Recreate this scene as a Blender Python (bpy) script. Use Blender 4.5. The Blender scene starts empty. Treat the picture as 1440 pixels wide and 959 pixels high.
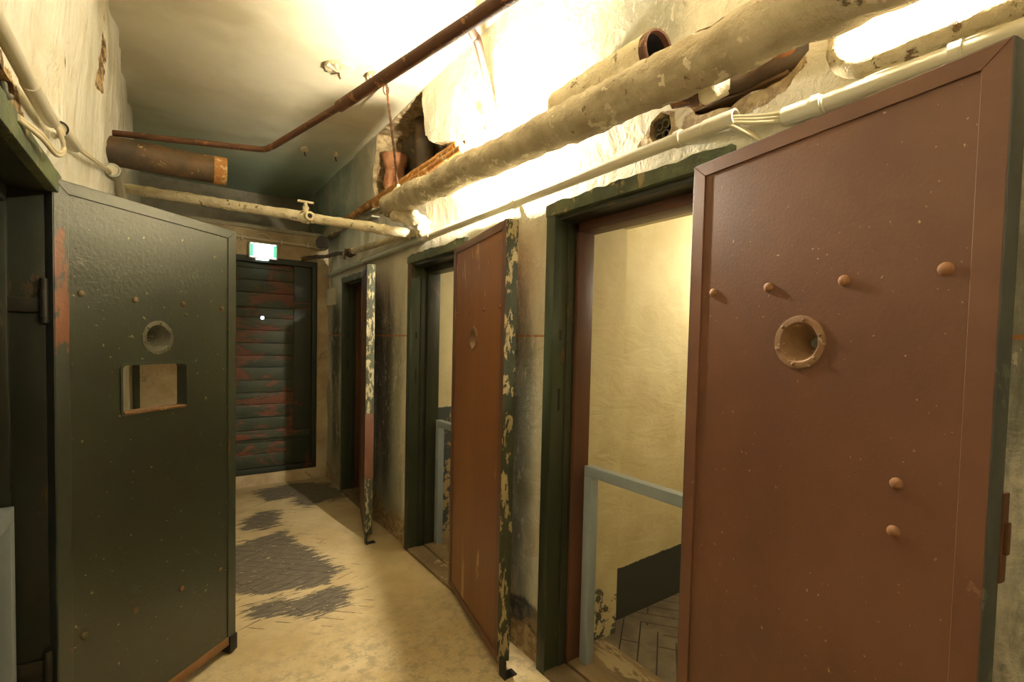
import bpy, bmesh, math, random
from mathutils import Vector, Matrix, noise
from mathutils.geometry import delaunay_2d_cdt
random.seed(7)
C = bpy.context.scene.collection
V = Vector
PI = math.pi

# ------------------------------------------------------------------ camera
YAW, PITCH, ROLL, FPX, SHY = 0.6129, -0.0362, 0.0222, 685.85, 27.29
CAM = V((0, 0, 1.5))
fw = V((math.sin(YAW)*math.cos(PITCH), math.cos(YAW)*math.cos(PITCH), math.sin(PITCH)))
rt = V((math.cos(YAW), -math.sin(YAW), 0)); up = rt.cross(fw)
rt, up = math.cos(ROLL)*rt + math.sin(ROLL)*up, -math.sin(ROLL)*rt + math.cos(ROLL)*up
cd = bpy.data.cameras.new('camera'); cam = bpy.data.objects.new('camera', cd); C.objects.link(cam)
cd.sensor_width = 36; cd.lens = FPX/1440*36; cd.shift_y = SHY/1440; cd.clip_start = .02
cam.matrix_world = Matrix(((rt.x, up.x, -fw.x, 0), (rt.y, up.y, -fw.y, 0), (rt.z, up.z, -fw.z, 1.5), (0, 0, 0, 1)))
bpy.context.scene.camera = cam

# ------------------------------------------------------------------ node helpers
class NT:
    def __init__(s, name):
        s.m = bpy.data.materials.new(name); s.m.use_nodes = True
        s.t = s.m.node_tree; s.b = s.t.nodes['Principled BSDF']
        s.tc = s.t.nodes.new('ShaderNodeTexCoord'); s.co = s.tc.outputs['Object']
    def n(s, typ, **kw):
        nd = s.t.nodes.new(typ)
        for k, v in kw.items(): setattr(nd, k, v)
        return nd
    def put(s, sock, v):
        if isinstance(v, bpy.types.NodeSocket): s.t.links.new(v, sock)
        elif isinstance(v, (tuple, list)) and len(v) == 3 and sock.type == 'RGBA': sock.default_value = (*v, 1)
        else: sock.default_value = v
    def math(s, op, a, b=0.0, c=None, clamp=False):
        nd = s.n('ShaderNodeMath', operation=op, use_clamp=clamp); s.put(nd.inputs[0], a); s.put(nd.inputs[1], b)
        if c is not None: s.put(nd.inputs[2], c)
        return nd.outputs[0]
    def scale(s, sc=(1, 1, 1), rot=(0, 0, 0), co=None):
        nd = s.n('ShaderNodeMapping'); s.put(nd.inputs['Vector'], co or s.co); nd.inputs['Scale'].default_value = sc; nd.inputs['Rotation'].default_value = rot
        return nd.outputs[0]
    def noise(s, scale, detail=4, rough=.6, co=None, dist=0.0):
        nd = s.n('ShaderNodeTexNoise'); s.put(nd.inputs['Vector'], co or s.co)
        nd.inputs['Scale'].default_value = scale; nd.inputs['Detail'].default_value = detail; nd.inputs['Roughness'].default_value = rough; nd.inputs['Distortion'].default_value = dist
        return nd.outputs[0]
    def step(s, v, a, b):          # smooth 0..1 as v goes a..b
        nd = s.n('ShaderNodeMapRange', interpolation_type='SMOOTHSTEP'); s.put(nd.inputs[0], v)
        nd.inputs[1].default_value = a; nd.inputs[2].default_value = b
        return nd.outputs[0]
    def mix(s, f, a, b, mode='MIX'):
        nd = s.n('ShaderNodeMix', data_type='RGBA', blend_type=mode); s.put(nd.inputs[0], f); s.put(nd.inputs[6], a); s.put(nd.inputs[7], b)
        return nd.outputs[2]
    def xyz(s):
        nd = s.n('ShaderNodeSeparateXYZ'); s.put(nd.inputs[0], s.co); return nd.outputs
    def attr(s, name):
        nd = s.n('ShaderNodeAttribute', attribute_name=name); return nd.outputs['Fac']
    def bump(s, h, strength=.5, dist=.01, nrm=None):
        nd = s.n('ShaderNodeBump'); s.put(nd.inputs['Height'], h); nd.inputs['Strength'].default_value = strength; nd.inputs['Distance'].default_value = dist
        if nrm: s.put(nd.inputs['Normal'], nrm)
        return nd.outputs[0]
    def out(s, col, rough=.8, normal=None, metal=0.0, spec=.4):
        s.put(s.b.inputs['Base Color'], col); s.put(s.b.inputs['Roughness'], rough); s.b.inputs['Metallic'].default_value = metal
        s.put(s.b.inputs['Specular IOR Level'], spec)
        if normal: s.put(s.b.inputs['Normal'], normal)
        return s.m

def worn(name, c1, c2, scale=4, c3=None, thr=.62, sc3=12, rough=.7, bump=.3, bd=.004, bs=40, metal=0, spec=.4, stretch=(1, 1, 1), thr_w=.04, c4=None, thr4=.68, sc4=60):
    t = NT(name); co = t.scale(stretch)
    col = t.mix(t.step(t.noise(scale, 6, .65, co), .35, .65), c1, c2)
    h = t.noise(bs, 5, .65, co)
    if c3:
        f = t.step(t.noise(sc3, 6, .7, co, .4), thr, thr+thr_w); col = t.mix(f, col, c3)
        h = t.math('SUBTRACT', h, t.math('MULTIPLY', f, .6))
    if c4:
        col = t.mix(t.step(t.noise(sc4, 3, .6, co), thr4, thr4+.03), col, c4)
    return t.out(col, rough, t.bump(h, bump, bd), metal, spec)

def emit(name, col, strength):
    t = NT(name); t.b.inputs['Base Color'].default_value = (*col, 1)
    t.b.inputs['Emission Color'].default_value = (*col, 1); t.b.inputs['Emission Strength'].default_value = strength
    return t.m

# ------------------------------------------------------------------ materials
M = {}
# right wall: cream lime plaster, greyed and flaking lower down, bare tan render where it has come off
t = NT('old_plaster'); x, y, z = t.xyz()
n1 = t.noise(1.3, 6, .65); n2 = t.noise(7, 6, .7, t.scale((1, 1, .35))); n3 = t.noise(40, 5, .7); nv = t.noise(3, 8, .75, t.scale((1, 1, .22)))
col = t.mix(t.step(n2, .4, .68), (.80, .76, .61), (.71, .65, .48))
cln = t.math('SUBTRACT', 1.0, t.attr('clean')); low = t.math('MULTIPLY', t.step(z, 2.1, 1.4), cln)                                         # the hand-height zone is rubbed grey
col = t.mix(t.math('MULTIPLY', low, t.step(nv, .42, .60)), col, (.34, .35, .28))
col = t.mix(t.math('MULTIPLY', t.math('MULTIPLY', low, t.step(y, 3.2, 3.5)), t.step(n1, .3, .55)), col, (.36, .36, .26))
col = t.mix(t.math('MULTIPLY', t.attr('grime'), t.step(t.math('ADD', nv, t.math('MULTIPLY', n3, .3)), .45, .72)), col, (.10, .105, .085))
band = t.math('MULTIPLY', t.step(t.math('ADD', z, t.math('MULTIPLY', n2, .16)), .36, .33), t.step(t.noise(6, 6, .7), .40, .46))
col = t.mix(t.math('MULTIPLY', band, t.step(y, 2.5, 1.9)), col, (.07, .08, .08))
col = t.mix(t.math('MULTIPLY', t.step(z, .35, .1), t.step(t.noise(9, 6, .7), .4, .55)), col, (.36, .26, .13))
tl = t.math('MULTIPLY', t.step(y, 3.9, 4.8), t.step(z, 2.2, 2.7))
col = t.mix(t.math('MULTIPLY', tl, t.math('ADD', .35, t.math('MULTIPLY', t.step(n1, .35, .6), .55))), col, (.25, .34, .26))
ln = t.math('MULTIPLY', t.step(t.math('ABSOLUTE', t.math('SUBTRACT', z, t.math('ADD', 1.532, t.math('MULTIPLY', n1, .004)))), .006, .004), t.step(t.noise(9), .3, .42))
col = t.mix(t.math('MULTIPLY', ln, .85), col, (.50, .20, .06))
chip = t.math('MULTIPLY', t.step(t.noise(26, 5, .7, t.scale((1, 1, .45))), .60, .63), t.step(z, .3, .6))
col = t.mix(t.math('MULTIPLY', chip, .6), col, (.76, .72, .60))
wr = t.math('ADD', t.attr('scrape'), t.math('MULTIPLY', t.math('SUBTRACT', t.noise(14, 6, .7), .5), .05))
wf = t.step(wr, 0, .004)
col = t.mix(wf, col, t.mix(t.step(t.noise(25), .4, .6), (.48, .37, .20), (.30, .21, .11)))
h = t.math('ADD', t.math('MULTIPLY', t.noise(9, 8, .62, None, .5), 1.0), t.math('MULTIPLY', n3, .12))
h = t.math('ADD', t.math('SUBTRACT', h, t.math('MULTIPLY', wf, .35)), t.math('MULTIPLY', chip, .12))
M['plaster'] = t.out(col, .85, t.bump(h, .75, .035), 0, .25)
# left wall
t = NT('lumpy_white_plaster'); x, y, z = t.xyz()
col = t.mix(t.step(t.noise(5, 6, .65), .4, .7), (.86, .84, .74), (.74, .69, .54))
col = t.mix(t.step(t.noise(4.5, 8, .75, t.scale((1, 1.6, .55))), .665, .70), col, (.22, .12, .06))
wr = t.math('ADD', t.attr('scrape'), t.math('MULTIPLY', t.math('SUBTRACT', t.noise(18, 6, .7), .5), .07))
col = t.mix(t.step(wr, 0, .006), col, t.mix(t.step(t.noise(20), .42, .58), (.50, .36, .18), (.12, .07, .04)))
h = t.math('ADD', t.noise(6, 7, .62, t.scale((1, 1.6, .45)), .5), t.math('MULTIPLY', t.noise(50, 5, .7), .1))
M['plaster_left'] = t.out(col, .85, t.bump(h, .75, .045), 0, .25)
# end wall
M['plaster_end'] = worn('tan_plaster', (.58, .48, .31), (.42, .31, .18), 3, (.27, .19, .11), .60, 5, .88, .7, .012, 18, thr_w=.12)
t = NT('grey_upper_plaster')
col = t.mix(t.step(t.noise(3, 6, .65), .4, .65), (.44, .40, .29), (.30, .27, .20))
M['plaster_grey'] = t.out(col, .9, t.bump(t.noise(10, 6, .6), .4, .02)); 
# ceiling
t = NT('ceiling_paint'); x, y, z = t.xyz(); n1c = t.noise(1.5, 5, .6)
col = t.mix(t.step(t.noise(2.2, 6, .6), .38, .66), (.79, .735, .56), (.70, .64, .46))
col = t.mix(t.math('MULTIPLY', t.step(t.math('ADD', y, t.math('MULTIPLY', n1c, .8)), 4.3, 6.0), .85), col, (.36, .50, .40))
col = t.mix(t.math('MULTIPLY', t.step(t.noise(1.1, 3, .5, t.scale((1, 2, 1))), .50, .66), .30), col, (.34, .27, .14))
M['ceiling'] = t.out(col, .8, t.bump(t.noise(7, 7, .55), .3, .02), 0, .3)
# floor
t = NT('painted_floor'); x, y, z = t.xyz()
n1 = t.noise(2.2, 6, .65); n2 = t.noise(16, 7, .72)
col = t.mix(t.step(n1, .36, .64), (.64, .52, .31), (.52, .40, .21))
n4 = t.noise(1.1, 5, .6); frt = t.step(t.math('ADD', y, t.math('MULTIPLY', n4, .8)), 3.3, 2.5)
col = t.mix(t.math('MULTIPLY', t.step(t.noise(3.5, 7, .7), .5, .7), .55), col, (.47, .33, .15))
spk = t.math('MULTIPLY', t.step(n2, .46, .60), t.math('ADD', .12, t.math('MULTIPLY', frt, .65)))
col = t.mix(spk, col, (.36, .29, .175))
col = t.mix(t.math('MULTIPLY', t.step(t.noise(45, 4, .7), .60, .66), t.math('MULTIPLY', frt, .6)), col, (.70, .60, .42))
def boards(t, rot, w=.07, l=3.5):
    b = t.n('ShaderNodeTexBrick'); t.put(b.inputs['Vector'], t.scale((1, 1, 1), (0, 0, rot)))
    b.inputs['Scale'].default_value = 1; b.inputs['Brick Width'].default_value = l; b.inputs['Row Height'].default_value = w; b.inputs['Mortar Size'].default_value = .0035; b.inputs['Mortar Smooth'].default_value = .1
    return b.outputs['Fac']
wy = t.n('ShaderNodeMath', operation='PINGPONG'); t.put(wy.inputs[0], t.math('ADD', y, .12)); wy.inputs[1].default_value = .42
dirf = t.step(t.math('SUBTRACT', t.noise(1.8, 1, .5), .5), -.01, .01)
gap = t.mix(dirf, boards(t, .72), boards(t, -.45))
gr = t.mix(dirf, t.noise(9, 6, .7, t.scale((1, 14, 1), (0, 0, .72))), t.noise(9, 6, .7, t.scale((1, 14, 1), (0, 0, -.45))))
wood = t.mix(t.step(gr, .35, .65), (.21, .18, .135), (.085, .072, .055))
wood = t.mix(t.math('MULTIPLY', gap, .75), wood, (.055, .045, .032))
wr = t.math('ADD', t.attr('scrape'), t.math('MULTIPLY', t.math('SUBTRACT', t.mix(dirf, t.noise(4, 6, .75, t.scale((1, 6, 1), (0, 0, .72))), t.noise(4, 6, .75, t.scale((1, 6, 1), (0, 0, -.45)))), .5), .46))
wf = t.step(wr, 0, .008)
wf = t.math('MULTIPLY', wf, t.step(t.noise(22, 3, .5, t.scale((1, 3, 1), (0, 0, .6))), .30, .34))
edge = t.math('MULTIPLY', t.step(wr, -.05, 0), .35)
col = t.mix(edge, col, (.42, .33, .18))
crk = t.math('MULTIPLY', t.math('MULTIPLY', gap, t.step(wr, -.22, -.05)), t.step(t.noise(7, 3), .52, .56))
col = t.mix(crk, col, (.12, .09, .05))
col = t.mix(wf, col, wood)
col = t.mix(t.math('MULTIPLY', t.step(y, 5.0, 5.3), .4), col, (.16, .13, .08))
h = t.math('SUBTRACT', t.math('ADD', t.math('MULTIPLY', n1, .5), t.math('MULTIPLY', n2, .12)), t.math('ADD', t.math('MULTIPLY', wf, .35), t.math('MULTIPLY', t.math('MAXIMUM', crk, t.math('MULTIPLY', gap, wf)), .5)))
M['floor'] = t.out(col, t.math('ADD', .42, t.math('MULTIPLY', wf, .3)), t.bump(h, .5, .01), 0, .35)
# cells
t = NT('cell_plaster'); x, y, z = t.xyz()
col = t.mix(t.step(t.noise(4, 6, .6), .38, .66), (.74, .66, .42), (.66, .57, .34))
b = t.step(t.math('ADD', z, t.math('ADD', t.math('MULTIPLY', t.math('SUBTRACT', x, 2), -.03), t.math('MULTIPLY', t.noise(30), .02))), .30, .295)
col = t.mix(t.math('MULTIPLY', b, t.step(x, 1.93, 1.95)), col, (.06, .065, .06))
pl = t.math('MULTIPLY', t.step(t.math('ADD', z, t.math('MULTIPLY', t.noise(9), .1)), .32, .30), t.step(x, 1.95, 1.93))
col = t.mix(t.math('MULTIPLY', pl, t.step(t.noise(12, 6, .7), .52, .55)), col, (.12, .12, .10))
h = t.math('ADD', t.noise(7, 8, .6, t.scale((.6, 1, 1.4)), .8), t.math('MULTIPLY', t.noise(60), .08))
M['cell'] = t.out(col, .8, t.bump(h, .4, .018), 0, .3)
t = NT('cell_plaster_blue_dado'); x, y, z = t.xyz()
col = t.mix(t.step(t.noise(4, 6, .6), .38, .66), (.72, .65, .43), (.66, .58, .36))
d = t.step(t.math('ADD', z, t.math('MULTIPLY', t.noise(12, 5), .03)), 1.03, 1.02)
flk = t.step(t.math('ADD', t.noise(9, 8, .72), t.math('MULTIPLY', z, .10)), .53, .55)
col = t.mix(d, col, t.mix(flk, (.52, .40, .22), (.085, .10, .105)))
M['cell_blue'] = t.out(col, .75, t.bump(t.math('ADD', t.noise(8, 7), t.math('MULTIPLY', t.math('MULTIPLY', flk, d), .3)), .5, .012))
M['cell_dark'] = worn('unlit_cell_shade', (.05, .045, .04), (.035, .03, .028), 4)  # dark tone paints in the shade of the unlit left cell
t = NT('cell_parquet')
b1 = boards(t, .9, .09, .5); b2 = boards(t, -.65, .09, .5); df = t.step(t.math('SINE', t.math('MULTIPLY', t.xyz()[0], 7.5)), -.02, .02)
col = t.mix(t.mix(df, b1, b2), t.mix(t.step(t.noise(6, 5), .35, .65), (.20, .165, .115), (.13, .105, .075)), (.03, .022, .015))
M['parquet'] = t.out(col, .6, t.bump(t.noise(20), .2, .004))
M['sill'] = worn('worn_sill_wood', (.24, .17, .09), (.14, .10, .05), 5, (.36, .28, .16), .55, 9, .7, .5, .006, 30, stretch=(1, .3, 1))
# paint and metal
M['green_frame'] = worn('green_frame_paint', (.042, .055, .028), (.027, .034, .021), 3, (.11, .055, .028), .60, 5, .45, .35, .004, 30, stretch=(1, 1, .3))
M['frame_edge'] = worn('light_green_lintel_paint', (.145, .17, .085), (.075, .092, .058), 5, (.36, .28, .16), .565, 12, .5, .8, .01, 24)
M['frame_dark'] = worn('dark_frame_paint', (.035, .04, .025), (.022, .024, .018), 3, (.07, .045, .02), .6, 9, .4, .3, .003, 30, stretch=(1, 1, .3))
M['frame_brown'] = worn('red_brown_frame_paint', (.12, .050, .028), (.085, .036, .022), 3, None, rough=.45, bump=.2, stretch=(1, 1, .3))
M['brown'] = worn('red_brown_door_paint', (.142, .061, .033), (.108, .046, .026), 2.2, (.185, .10, .058), .64, 5, .42, .35, .002, 120, spec=.45, stretch=(1, 1, .8), thr_w=.14, c4=(.36, .24, .13), thr4=.68, sc4=85)
M['brown_trim'] = worn('red_brown_strip_paint', (.148, .066, .036), (.115, .05, .03), 4, (.19, .10, .056), .66, 8, .42, .3, .002, 90)
M['brown_scratched'] = worn('scratched_red_brown_paint', (.27, .112, .036), (.19, .072, .026), 2, (.44, .28, .14), .625, 6.5, .42, .3, .002, 60, stretch=(1, 1, .22), thr_w=.05, c4=(.5, .36, .2), thr4=.71, sc4=30)
M['green'] = worn('black_green_door_paint', (.026, .036, .022), (.018, .026, .017), 2.5, (.055, .063, .04), .62, 5, .34, .5, .003, 60, spec=1.0, thr_w=.12, c4=(.30, .27, .14), thr4=.665, sc4=42)
t = NT('black_green_strip_paint'); x, y, z = t.xyz()
col = t.mix(t.step(t.noise(3, 6, .65), .35, .65), (.034, .044, .029), (.024, .032, .022))
rm = t.math('MULTIPLY', t.step(x, .045, .035), t.math('MULTIPLY', t.step(z, 1.35, 1.5), t.step(z, 1.93, 1.8)))
rn = t.noise(14, 6, .7, t.scale((1, 1, .4)))
col = t.mix(t.step(t.math('ADD', rn, t.math('MULTIPLY', rm, .13)), .60, .66), col, (.19, .065, .022))
M['green_trim'] = t.out(col, .36, t.bump(t.noise(60, 5, .65), .4, .003), 0, 1.0)
M['edge_dark'] = worn('grey_green_edge_paint', (.052, .060, .056), (.034, .040, .038), 4, (.09, .1, .085), .62, 8, .5, .3, .003, 40)
M['edge_peel'] = worn('peeling_door_edge_paint', (.055, .065, .032), (.035, .038, .024), 5, (.42, .34, .18), .525, 30, .6, .8, .01, 30, stretch=(1, 1, .35), thr_w=.02)
M['edge_flaky'] = worn('flaking_door_edge_paint', (.075, .085, .045), (.05, .05, .03), 5, (.40, .35, .20), .515, 34, .6, .8, .01, 30, stretch=(1, 1, .35), thr_w=.02)
M['bolt_brown'] = worn('brown_bolt_paint', (.25, .12, .055), (.20, .09, .04), 30)
M['bolt_green'] = worn('rusty_green_bolt', (.11, .095, .05), (.16, .08, .035), 20)
M['spy_metal'] = worn('dusty_spyhole_metal', (.22, .125, .06), (.17, .085, .042), 18, (.34, .24, .13), .6, 30, .55, .4, .002, 60)
M['spy_grey'] = worn('dusty_grey_spyhole_metal', (.13, .125, .095), (.085, .085, .065), 18, (.25, .22, .15), .6, 30, .5, .4, .002, 60)
M['wood_raw'] = worn('raw_door_bottom_wood', (.26, .13, .05), (.16, .08, .03), 8, None, stretch=(.3, 1, 1))
M['black'] = worn('black_metal', (.012, .012, .012), (.02, .02, .02), 10, rough=.45)
M['iron_dark'] = worn('dark_iron', (.05, .045, .035), (.03, .028, .024), 10, rough=.45, metal=.3)
M['glass_eye'] = worn('dull_spyhole_glass', (.20, .20, .17), (.12, .12, .1), 30, rough=.1)
M['rail'] = worn('blue_grey_powder_coat', (.31, .365, .40), (.28, .33, .365), 8, rough=.38, bump=.1)
M['rust'] = worn('rusty_pipe_steel', (.11, .045, .018), (.07, .03, .014), 7, (.26, .11, .035), .58, 14, .65, .5, .003, 60)
M['rust_orange'] = worn('orange_rust', (.55, .27, .07), (.34, .14, .035), 8, (.66, .48, .26), .55, 13, .8, .8, .006, 35)
M['rust_dark'] = worn('sooty_pipe_iron', (.055, .04, .025), (.13, .075, .03), 6, (.42, .30, .14), .62, 8, .6, .5, .004, 40)
M['copper'] = worn('copper_red_pipe', (.60, .28, .14), (.46, .19, .08), 8, rough=.4, metal=.2)
M['lagging'] = worn('dirty_pipe_lagging', (.52, .45, .31), (.38, .31, .20), 5, (.24, .17, .09), .62, 9, .85, 1.0, .02, 16, c4=(.68, .61, .45), thr4=.60, sc4=14)
M['lag_white'] = worn('cream_pipe_lagging', (.74, .66, .46), (.62, .52, .33), 7, (.26, .17, .08), .60, 18, .85, 1.0, .014, 25)
M['pvc'] = worn('cream_conduit_plastic', (.70, .65, .50), (.66, .61, .45), 4, rough=.38, bump=.05)
M['pvc_grey'] = worn('grey_conduit_plastic', (.46, .48, .40), (.42, .44, .36), 4, rough=.4, bump=.05)
M['cable'] = worn('cream_cable', (.66, .58, .38), (.60, .52, .34), 6, rough=.45, bump=.05)
M['plank'] = worn('worn_green_plank_paint', (.034, .046, .027), (.060, .066, .038), 3, (.150, .055, .028), .49, 6.0, .5, .6, .006, 40, stretch=(.35, 1, .8), thr_w=.06, c4=(.32, .24, .1), thr4=.74, sc4=22)
M['plank_dark'] = worn('dark_plank_paint', (.022, .03, .02), (.03, .034, .022), 3, (.10, .035, .02), .62, 4, .5, .4, .004, 20)
M['brick'] = worn('broken_brick', (.50, .24, .11), (.38, .16, .07), 9, (.6, .42, .26), .6, 14, .9, .9, .01, 25)
M['niche'] = worn('dusty_niche_masonry', (.26, .21, .14), (.15, .12, .085), 4, (.34, .27, .16), .6, 8, .9, .9, .02, 12)
M['lath'] = worn('split_lath_wood', (.22, .12, .05), (.10, .055, .025), 7, (.36, .24, .12), .62, 14, .8, .9, .012, 26, stretch=(1, .25, 1))
M['porcelain'] = worn('white_porcelain', (.72, .70, .62), (.66, .62, .5), 5, rough=.3, bump=.05)
M['dark_hole'] = worn('hole_shade_black', (.016, .012, .009), (.01, .008, .007), 6)  # near-black colour stands in for the shade inside bores, mouths and slots
M['bulb1'] = emit('lamp_glow_far', (1, .885, .67), 12000)
M['bulb2'] = emit('lamp_glow_near', (1, .885, .67), 4000)
M['fill_bulb'] = emit('fill_glow_behind', (1, .885, .67), 60)  # glow of the added fill lamp behind the camera
M['cell_fill'] = emit('cell_fill_glow', (1, .885, .67), 480)  # glow of the fill lamps added inside the cells
M['sign_white'] = emit('exit_sign_glow', (.84, 1, .92), 6)
M['sign_green'] = emit('exit_sign_green_glow', (.10, .75, .45), 1.1)
M['peep'] = emit('daylight_in_peephole', (.75, .85, 1), 6)

# ------------------------------------------------------------------ mesh helpers
def link(name, bm, mat, parent=None, smooth=False):
    me = bpy.data.meshes.new(name); bmesh.ops.recalc_face_normals(bm, faces=bm.faces[:]) if not getattr(bm, 'keep', False) else None
    bm.to_mesh(me); bm.free()
    if smooth:
        for p in me.polygons: p.use_smooth = True
    if len(me.polygons) < 6000: me.set_sharp_from_angle(angle=math.radians(38))
    for m in (mat if isinstance(mat, (list, tuple)) else [mat]): me.materials.append(M[m])
    o = bpy.data.objects.new(name, me); C.objects.link(o)
    if parent: o.parent = parent
    return o
def thing(name, label, cat, loc=(0, 0, 0), rotz=0, group=None, kind=None):
    o = bpy.data.objects.new(name, None); o.empty_display_size = .1; C.objects.link(o); o.location = loc; o.rotation_euler = (0, 0, rotz)
    o['label'] = label; o['category'] = cat
    if group: o['group'] = group
    if kind: o['kind'] = kind
    return o
def tag(o, label, cat, group=None, kind=None):
    o['label'] = label; o['category'] = cat
    if group: o['group'] = group
    if kind: o['kind'] = kind
    return o
def struct(o): o['kind'] = 'structure'; return o
def box(bm, a, b, bev=0, mi=0):
    r = bmesh.ops.create_cube(bm, size=1); vs = r['verts']
    for v in vs: v.co = V(((a[i]+b[i])/2 + v.co[i]*(b[i]-a[i])) for i in range(3))
    fs = list({f for v in vs for f in v.link_faces})
    for f in fs: f.material_index = mi
    if bev: bmesh.ops.bevel(bm, geom=list({e for v in vs for e in v.link_edges}), offset=bev, segments=2, affect='EDGES', profile=.6)
    return bm
def bx(a, b, bev=0): return box(bmesh.new(), a, b, bev)
def tube(bm, pts, r, seg=16, lump=0, caps=True, mi=0, seed=0, lf=9.0):
    """a round tube along pts; r one radius or one per point; lump adds uneven swelling"""
    pts = [V(p) for p in pts]; n = len(pts); rs = r if isinstance(r, (list, tuple)) else [r]*n
    tang = [(pts[min(i+1, n-1)]-pts[max(i-1, 0)]).normalized() for i in range(n)]
    ref = V((0, 0, 1)) if abs(tang[0].z) < .9 else V((1, 0, 0)); a = tang[0].cross(ref).normalized(); rings = []
    for i in range(n):
        a = (a - tang[i]*a.dot(tang[i])).normalized(); b = tang[i].cross(a); ring = []
        for k in range(seg):
            th = 2*PI*k/seg; d = a*math.cos(th)+b*math.sin(th); rr = rs[i]
            if lump: rr *= 1+lump*(noise.noise((pts[i]+d*rs[i])*lf+V((seed, 0, 0)))+.5*noise.noise((pts[i]+d*rs[i])*lf*3+V((seed, 5, 0))))
            ring.append(bm.verts.new(pts[i]+d*rr))
        rings.append(ring)
    for i in range(n-1):
        for k in range(seg):
            f = bm.faces.new((rings[i][k], rings[i][(k+1) % seg], rings[i+1][(k+1) % seg], rings[i+1][k])); f.material_index = mi; f.smooth = True
    if caps:
        for rg in (rings[0], rings[-1]):
            try: f = bm.faces.new(rg); f.material_index = mi
            except ValueError: pass
    return bm
def spline(pts, n=8):
    """Catmull-Rom through pts"""
    p = [V(q) for q in pts]; p = [p[0]*2-p[1]]+p+[p[-1]*2-p[-2]]; out = []
    for i in range(1, len(p)-2):
        for k in range(n):
            s = k/n; out.append(.5*((2*p[i])+(-p[i-1]+p[i+1])*s+(2*p[i-1]-5*p[i]+4*p[i+1]-p[i+2])*s*s+(-p[i-1]+3*p[i]-3*p[i+1]+p[i+2])*s**3))
    return out+[p[-2]]
def line(a, b, step=.03):
    a, b = V(a), V(b); n = max(1, int((b-a).length/step)); return [a.lerp(b, i/n) for i in range(n+1)]
def lathe(bm, prof, axis_o, axis_d, seg=24, mi=0):
    """prof: (distance along axis, radius)"""
    o = V(axis_o); d = V(axis_d).normalized(); ref = V((0, 0, 1)) if abs(d.z) < .9 else V((1, 0, 0)); a = d.cross(ref).normalized(); b = d.cross(a); rings = []
    for s, r in prof:
        rings.append([bm.verts.new(o+d*s+(a*math.cos(2*PI*k/seg)+b*math.sin(2*PI*k/seg))*max(r, 1e-5)) for k in range(seg)])
    for i in range(len(rings)-1):
        for k in range(seg):
            f = bm.faces.new((rings[i][k], rings[i][(k+1) % seg], rings[i+1][(k+1) % seg], rings[i+1][k])); f.material_index = mi; f.smooth = True
    return bm
def inside(p, poly):
    c = False; x, y = p; n = len(poly); j = n-1
    for i in range(n):
        if (poly[i][1] > y) != (poly[j][1] > y) and x < (poly[j][0]-poly[i][0])*(y-poly[i][1])/(poly[j][1]-poly[i][1])+poly[i][0]: c = not c
        j = i
    return c
def sdist(p, poly):
    x, y = p; best = 9
    for i in range(len(poly)):
        ax, ay = poly[i-1]; bx_, by = poly[i]; dx, dy = bx_-ax, by-ay
        tt = max(0, min(1, ((x-ax)*dx+(y-ay)*dy)/(dx*dx+dy*dy+1e-12))); d = math.hypot(ax+tt*dx-x, ay+tt*dy-y)
        if d < best: best = d
    return best if inside(p, poly) else -best
def ragged(poly, step=.02, amp=.015, seed=1):
    out = []
    for i in range(len(poly)):
        a, b = V(poly[i-1]), V(poly[i]); n = max(1, int((b-a).length/step))
        for k in range(n):
            p = a.lerp(b, k/n); q = V((p.x*17, p.y*17, seed)); nn = noise.noise(q); n2 = noise.noise(q*2.7+V((9, 0, 0)))
            out.append((p.x+amp*nn+amp*.5*n2, p.y+amp*noise.noise(q+V((0, 0, 7)))+amp*.5*n2))
    return out
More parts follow.
